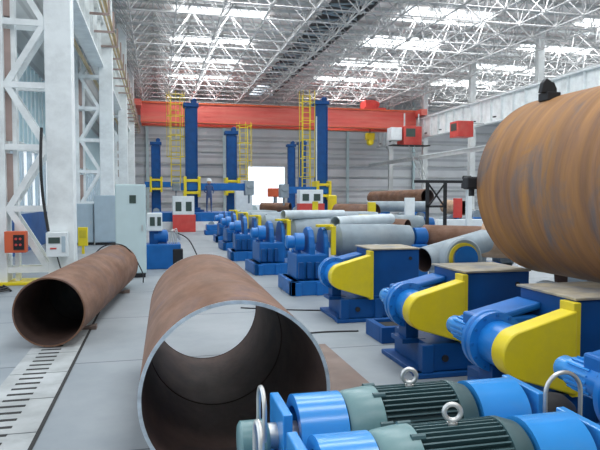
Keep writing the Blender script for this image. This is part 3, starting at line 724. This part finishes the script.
def manipulator(label, x, y, base, top, bz, bl, br, lad=None, w=.55, sb=.7):
    t = thing('welding_manipulator', label, 'welding manipulator', (x, y, base), 0, 'blue column and boom welding manipulators')
    h = top - base
    m = MB(); m.box(-w / 2, w / 2, -.3, .3, .25, h - .2).box(-w / 2 - .06, -w / 2, -.34, -.2, .25, h - .3).box(w / 2, w / 2 + .06, -.34, -.2, .25, h - .3)
    c = m.build('column', 'navy', t, .02, False)
    m = MB(); m.box(-w * .75, w * .75, -.4, .4, h - .22, h).lathe([(0, .16), (.4, .16)], (w * .3, -.2, h + .12), (0, 1, 0), 14); m.build('top_sheave', 'navy', t, .02, False)
    m = MB(); m.lathe([(0, sb), (.12, sb), (.12, sb * .7), (.25, sb * .7)], (0, 0, 0), (0, 0, 1), 28); m.build('slewing_base', 'navy', t)
    if bl or br:
        z = bz - base
        b = MB().box(-bl, br, -.75, -.45, z - .2, z + .2).build('boom', 'blue', t, .02, False)
        m = MB(); m.box(-.45, -.3, -.9, .35, z - .55, z + .55).box(.3, .45, -.9, .35, z - .55, z + .55).box(-.3, .3, -.95, -.88, z - .4, z - .25).box(-.3, .3, -.95, -.88, z + .25, z + .4)
        m.build('boom_carriage', 'yellow', t, .02, False)
        m = MB(); hx = br if br > bl else -bl
        m.box(hx - .25, hx + .25, -.9, -.3, z - .45, z + .35).cyl((hx, -.6, z - .45), (hx, -.6, z - .9), .06, 10).lathe([(0, .2), (.15, .2)], (hx, -.95, z + .1), (0, 1, 0), 18)
        m.build('welding_head', 'roller', t, .02)
    if lad: ladder(t, lad * (w / 2 + .55), .1, 1.4 if h > 5 else 1.0, h + .35)
    return t
m = MB(); m.box(-.3, 4.5, 32.1, 35.0, .0, .5)
t = thing('manipulator_carriage', 'blue carriage on white sills under the tall left manipulator', 'carriage', (0, 0, 0))
m.build('sill', 'white', t, .02, False)
m = MB(); m.box(-.2, 4.4, 32.2, 34.9, .5, .98)
for k in range(5): m.box(.0 + k, .3 + k, 32.12, 32.2, .52, .95)
m.build('chassis', 'blue', t, .02, False)
manipulator('tall blue manipulator with yellow caged ladder, left of the bright doorway', 1.85, 33.6, .98, 6.9, 2.35, .6, 3.1, -1)
manipulator('tall blue manipulator right of the bright doorway, with caged ladder and white edge', 9.65, 35.2, 0, 7.55, 2.2, 2.4, .5, -1, .62)
manipulator('blue manipulator of middle height standing behind the white cabinet', 4.6, 38.2, 0, 5.95, 2.45, .6, 1.0, 1)
manipulator('small blue manipulator far left, behind the tall cabinet', -.05, 45.2, 0, 5.8, 2.7, .8, 1.4)
manipulator('left of the twin short blue manipulators beside the bright doorway', 11.2, 50.4, 0, 6.3, 2.6, 0, 0, None, .5, .43)
manipulator('right of the twin short blue manipulators beside the bright doorway', 12.15, 50.4, 0, 6.5, 2.6, 0, 0, None, .5, .43)
MB().box(9.27, 9.33, 34.80, 34.855, .5, 6.6).build('t', 'white', None, 0, False).name = 'guide_rail'
tag(bpy.data.objects['guide_rail'], 'white vertical guide rail on the front of the tall right manipulator', 'rail')
# consoles
def console(label, x, y, z, w, h):
    t = thing('control_console', label, 'control console', (x, y, z), 0)
    MB().box(-w / 2, w / 2, 0, .7, 0, h * .48).build('lower_case', 'red', t, .02, False)
    u = MB().box(-w / 2, w * .45, .02, .65, h * .48, h).build('upper_case', 'white', t, .02, False)
    for s in (-.25, .2): MB().box(s * w - w * .13, s * w + w * .13, .0, .02, h * .58, h * .84).build('meter', 'screen', u, 0, False)
    if z: MB().box(-w * .4, w * .4, .1, .6, -z, 0).build('plinth', 'navy', t, .01, False)
    return t
console('red and white control console beside the tall left manipulator', 1.35, 31.3, 0, 1.15, 1.85)
console('red and white control console beside the tall right manipulator', 8.2, 31.6, .75, 1.4, 1.45)
t = thing('white_cabinet', 'white cabinet on a dark skid in front of the bright doorway', 'cabinet', (5.0, 35.25, 0))
MB().box(-.5, .5, 0, .6, .7, 2.35).build('body', 'white', t, .02, False)
MB().box(-.9, .9, -.1, .9, 0, .68).build('skid', 'navy', t, .02, False)
MB().box(-.46, .46, -.02, 0, .75, 2.3).build('door', 'white', t, .005, False)
# yellow posts, panels and clutter in the middle distance
t = thing('yellow_drum', 'yellow upright cylinder beside the tall right manipulator', 'cylinder', (9.75, 33.0, 0))
m = MB(); m.lathe([(.9, .2), (.92, .26), (1.85, .26), (1.9, .2)], seg=24); m.build('drum', 'yellow', t)
MB().box(-.35, .35, -.35, .35, 0, .9).build('pedestal', 'blue', t, .02, False)
def blue_turner(label, x, y, w, h, panel=None, pm='yellow'):
    t = thing('turning_roll', label, 'turning roll', (x, y, 0), 0, 'blue turning rolls in the middle distance')
    m = MB(); m.box(-w / 2, w / 2, -.4, .4, 0, h * .35).box(-w * .45, -w * .1, -.35, .35, h * .35, h * .8).box(w * .1, w * .45, -.35, .35, h * .35, h * .75); m.build('chassis', 'blue', t, .03, False)
    for s in (-.3, .3): MB().lathe([(0, .05), (0, h * .22), (.3, h * .22), (.3, .05)], (s * w, -.2, h * .85), (0, 1, 0), 20).build('roller', 'roller', t)
    MB().lathe([(0, .1), (.03, .14), (.4, .14), (.45, .1)], (-w * .1, -.3, h * .5), (1, 0, 0), 16).build('motor', 'sky', t)
    if panel:
        MB().box(panel[0], panel[0] + panel[2], -.55, -.42, panel[1], panel[1] + panel[3]).build('side_plate', pm, t, .01, False)
        MB().box(panel[0] + .05, panel[0] + .15, -.5, -.4, 0, panel[1]).build('post', 'navy', t, 0, False)
    return t
blue_turner('blue turning roll with a tall white panel, below the raised rusty pipe', 10.1, 23.6, 2.2, .95, (-.15, .82, .42, .95), 'white')
blue_turner('blue turning roll with a yellow plate left of the white panel', 7.6, 22.5, 2.0, .95, (.35, .75, .3, .85), 'yellow')
blue_turner('blue turning roll with a yellow plate near the tall right manipulator', 8.2, 27.0, 2.2, .95, (-1.3, .7, .25, .9), 'yellow')
blue_turner('blue turning roll with a red plate, right of the white panel', 12.2, 23.0, 1.7, .95, (-.35, .95, .35, .8), 'red')
blue_turner('blue turning roll with a yellow plate, next to the giant pipe rim', 12.3, 18.5, 1.9, 1.0, (-.1, .7, .35, .6), 'yellow')
blue_turner('blue turning roll near the short tan pipe, partly behind the jib', 14.5, 22.0, 2.0, 1.0)
blue_turner('blue turning roll before the red and white right console', 5.7, 28.3, 2.0, .8)
blue_turner('blue turning roll under the bright doorway', 6.9, 36.0, 2.0, .9)
blue_turner('blue turning roll farthest away in the doorway light', 9.2, 43.0, 2.4, 1.0)
blue_turner('blue turning roll far behind the left small manipulator', .6, 41.0, 2.2, 1.0)
blue_turner('blue turning roll beyond the left carriage', 3.0, 29.0, 1.6, .6)
blue_turner('small blue turning roll between the white cabinet and the second row of rollers', 6.5, 31.5, 1.4, .9, (-.5, .5, .2, .5), 'yellow')
blue_turner('small blue turning roll in front of the tall right manipulator base', 10.6, 31.0, 1.5, .85)
blue_turner('blue turning roll left of the brown pipe section, with a grey roller pair', 9.6, 28.9, 1.5, .9, (.3, .6, .2, .6), 'yellow')
blue_turner('small blue turning roll under the left edge of the jib frame', 14.6, 26.5, 1.6, 1.1)
t = thing('cable_drum', 'grey cable drum standing on the floor below the doorway light', 'drum', (7.9, 33.8, 0))
m = MB(); m.lathe([(0, .55), (.06, .55), (.06, .3), (.5, .3), (.5, .55), (.56, .55)], (0, -.3, .55), (0, 1, 0), 28); m.build('reel', 'cast', t)
m = MB(); m.lathe([(0, .42), (.38, .42)], (0, -.22, .55), (0, 1, 0), 28); m.build('cable_winding', 'cable', t)
t = thing('pipe_jig', 'orange and grey jig with a cable drum in front of the doorway', 'jig', (7.8, 40.0, 0))
m = MB(); m.box(-.9, .9, -.3, .3, 0, .5).box(-.1, .1, -.2, .2, .5, 1.8); m.build('frame', 'roller', t, .02, False)
m = MB(); m.box(-.5, .3, -.3, .3, 1.8, 2.4); m.build('head', 'orange', t, .04, False)
m = MB(); m.lathe([(0, .35), (.06, .35), (.06, .2), (.5, .2), (.5, .35), (.56, .35)], (-1.6, -.3, .9), (0, 1, 0), 24).box(-1.75, -1.45, -.2, .1, 0, .6); m.build('drum', 'cab', t)
lpipe('brown pipe length lying in the light of the doorway', (6.6, 38.6, 1.1), (8.3, 37.6, 1.1), .33, 'rust')
stand('low stand under the brown pipe in the doorway light', 7.4, 38.1, 1.0, .66)
tag(MB().box(10.2, 12.6, 20.6, 20.9, .55, .95).box(10.3, 10.4, 20.6, 20.9, 0, .55).box(12.4, 12.5, 20.6, 20.9, 0, .55).build('trestle', 'white', None, .01, False), 'white trestle beam below the red plate turning roll', 'trestle')

# jib arm with chain hoist left of the giant pipe
t = thing('jib_hoist', 'dark jib arm with hoist and frame left of the giant pipe end', 'jib', (0, 15.8, 0))
MB().box(7.1, 9.05, -.05, .05, 2.2, 2.28).build('arm', 'black', t, 0, False)
m = MB(); m.box(7.45, 7.53, -.04, .04, 0, 2.2).box(8.0, 8.08, -.04, .04, 0, 2.2).box(7.45, 8.08, -.04, .04, 1.5, 1.56); m.bar((7.5, 0, 1.5), (8.04, 0, 2.2), .04).bar((8.04, 0, 1.5), (7.5, 0, 2.2), .04)
m.build('frame', 'black', t, 0, False)
m = MB(); m.box(8.6, 8.9, -.12, .12, 2.05, 2.2).lathe([(0, .07), (.25, .07)], (8.6, 0, 2.35), (1, 0, 0), 14); m.build('hoist', 'black', t, .02)
MB().box(8.72, 8.86, -.06, .06, 0, 2.0).build('post', 'white', t, 0, False)
# slanting stair/ladder by far wall
t = thing('access_ladder', 'slanting dark access ladder hanging from the crane cabin', 'ladder')
m = MB(); m.bar((21.2, 47.4, 6.2), (22.2, 46.4, 2.6), .08).bar((20.7, 47.4, 6.2), (21.7, 46.4, 2.6), .08)
for k in range(11): f = k / 11; m.bar((21.2 + f, 47.4 - f, 6.2 - 3.6 * f), (20.7 + f, 47.4 - f, 6.2 - 3.6 * f), .04)
m.build('rails', 'cast', t, 0, False)
m = MB(); m.box(19.2, 22.6, 47.2, 48.2, 6.12, 6.198); m.build('landing', 'slot', t, 0, False)

# lifting clamp and lug on the giant pipe
t = thing('lifting_clamp', 'black pair of lifting lugs on top of the giant pipe', 'clamp', (3.77, 5.22, 2.80))
for dx in (-.0, .07):
    m = MB(); m.prism([(-.075, 0), (.075, 0), (.075, .07), (.04, .13), (-.01, .14), (-.05, .10)], Matrix.Translation((dx * 1.7 - .03, dx * 1.5, .02)) @ Matrix.Rotation(.15, 4, 'Z'), .05); m.build('lug', 'black', t, .006, False)
MB().box(-.05, .10, -.03, .12, -.05, .03).build('base', 'black', t, .006, False)
t = thing('edge_clamp', 'black clamp gripping the rim of the giant pipe', 'clamp', (3.21, 5.68, 1.95))
MB().box(-.10, .06, -.06, .06, -.07, .06).build('jaw', 'black', t, .02, False)
MB().cyl((-.02, 0, -.07), (-.02, 0, -.14), .03, 12).build('screw', 'black', t)

# ------------------------------------------------------------------ worker on the carriage
t = thing('person', 'person in dark blue work clothes and white helmet standing on the carriage', 'person', (2.72, 32.5, .98))
V = [(0, 0, .92), (0, 0, 1.15), (0, 0, 1.38), (0, -.01, 1.48), (0, -.02, 1.60), (0, -.02, 1.68),
     (.10, 0, .86), (.11, -.02, .48), (.11, 0, .08), (.11, -.12, .03),
     (-.10, 0, .86), (-.12, .03, .48), (-.12, .04, .08), (-.12, -.08, .03),
     (.19, 0, 1.38), (.24, -.05, 1.12), (.18, -.25, 1.02), (-.19, 0, 1.38), (-.25, -.04, 1.12), (-.17, -.24, 1.04)]
Ed = [(0, 1), (1, 2), (2, 3), (3, 4), (4, 5), (0, 6), (6, 7), (7, 8), (8, 9), (0, 10), (10, 11), (11, 12), (12, 13), (2, 14), (14, 15), (15, 16), (2, 17), (17, 18), (18, 19)]
Rr = [.15, .14, .15, .06, .095, .08, .095, .065, .045, .04, .095, .065, .045, .04, .06, .045, .035, .06, .045, .035]
def try_person():
    me = bpy.data.meshes.new('body'); me.from_pydata(V, Ed, []); me.materials.append(M['cloth'])
    o = bpy.data.objects.new('body', me); C.objects.link(o); o.parent = t
    bm = bmesh.new(); bm.from_mesh(me); ly = bm.verts.layers.skin.verify(); bm.verts.ensure_lookup_table()
    for i, v in enumerate(bm.verts): v[ly].radius = (Rr[i], Rr[i] * .8); v[ly].use_root = (i == 0)
    bm.to_mesh(me); bm.free()
    s = o.modifiers.new('skin', 'SKIN'); s.use_smooth_shade = True
    su = o.modifiers.new('sub', 'SUBSURF'); su.levels = 1; su.render_levels = 1
try_person()
MB().lathe([(0, .10), (.07, .105), (.14, .085), (.2, .05), (.22, 0.0001)], (0, -.02, 1.55), (0, 0, 1), 16).build('face', 'skin', t)
MB().lathe([(0, .16), (.015, .155), (.02, .13), (.09, .115), (.14, .07), (.155, .0001)], (0, -.03, 1.67), (0, 0, 1), 18).build('helmet', 'white', t)
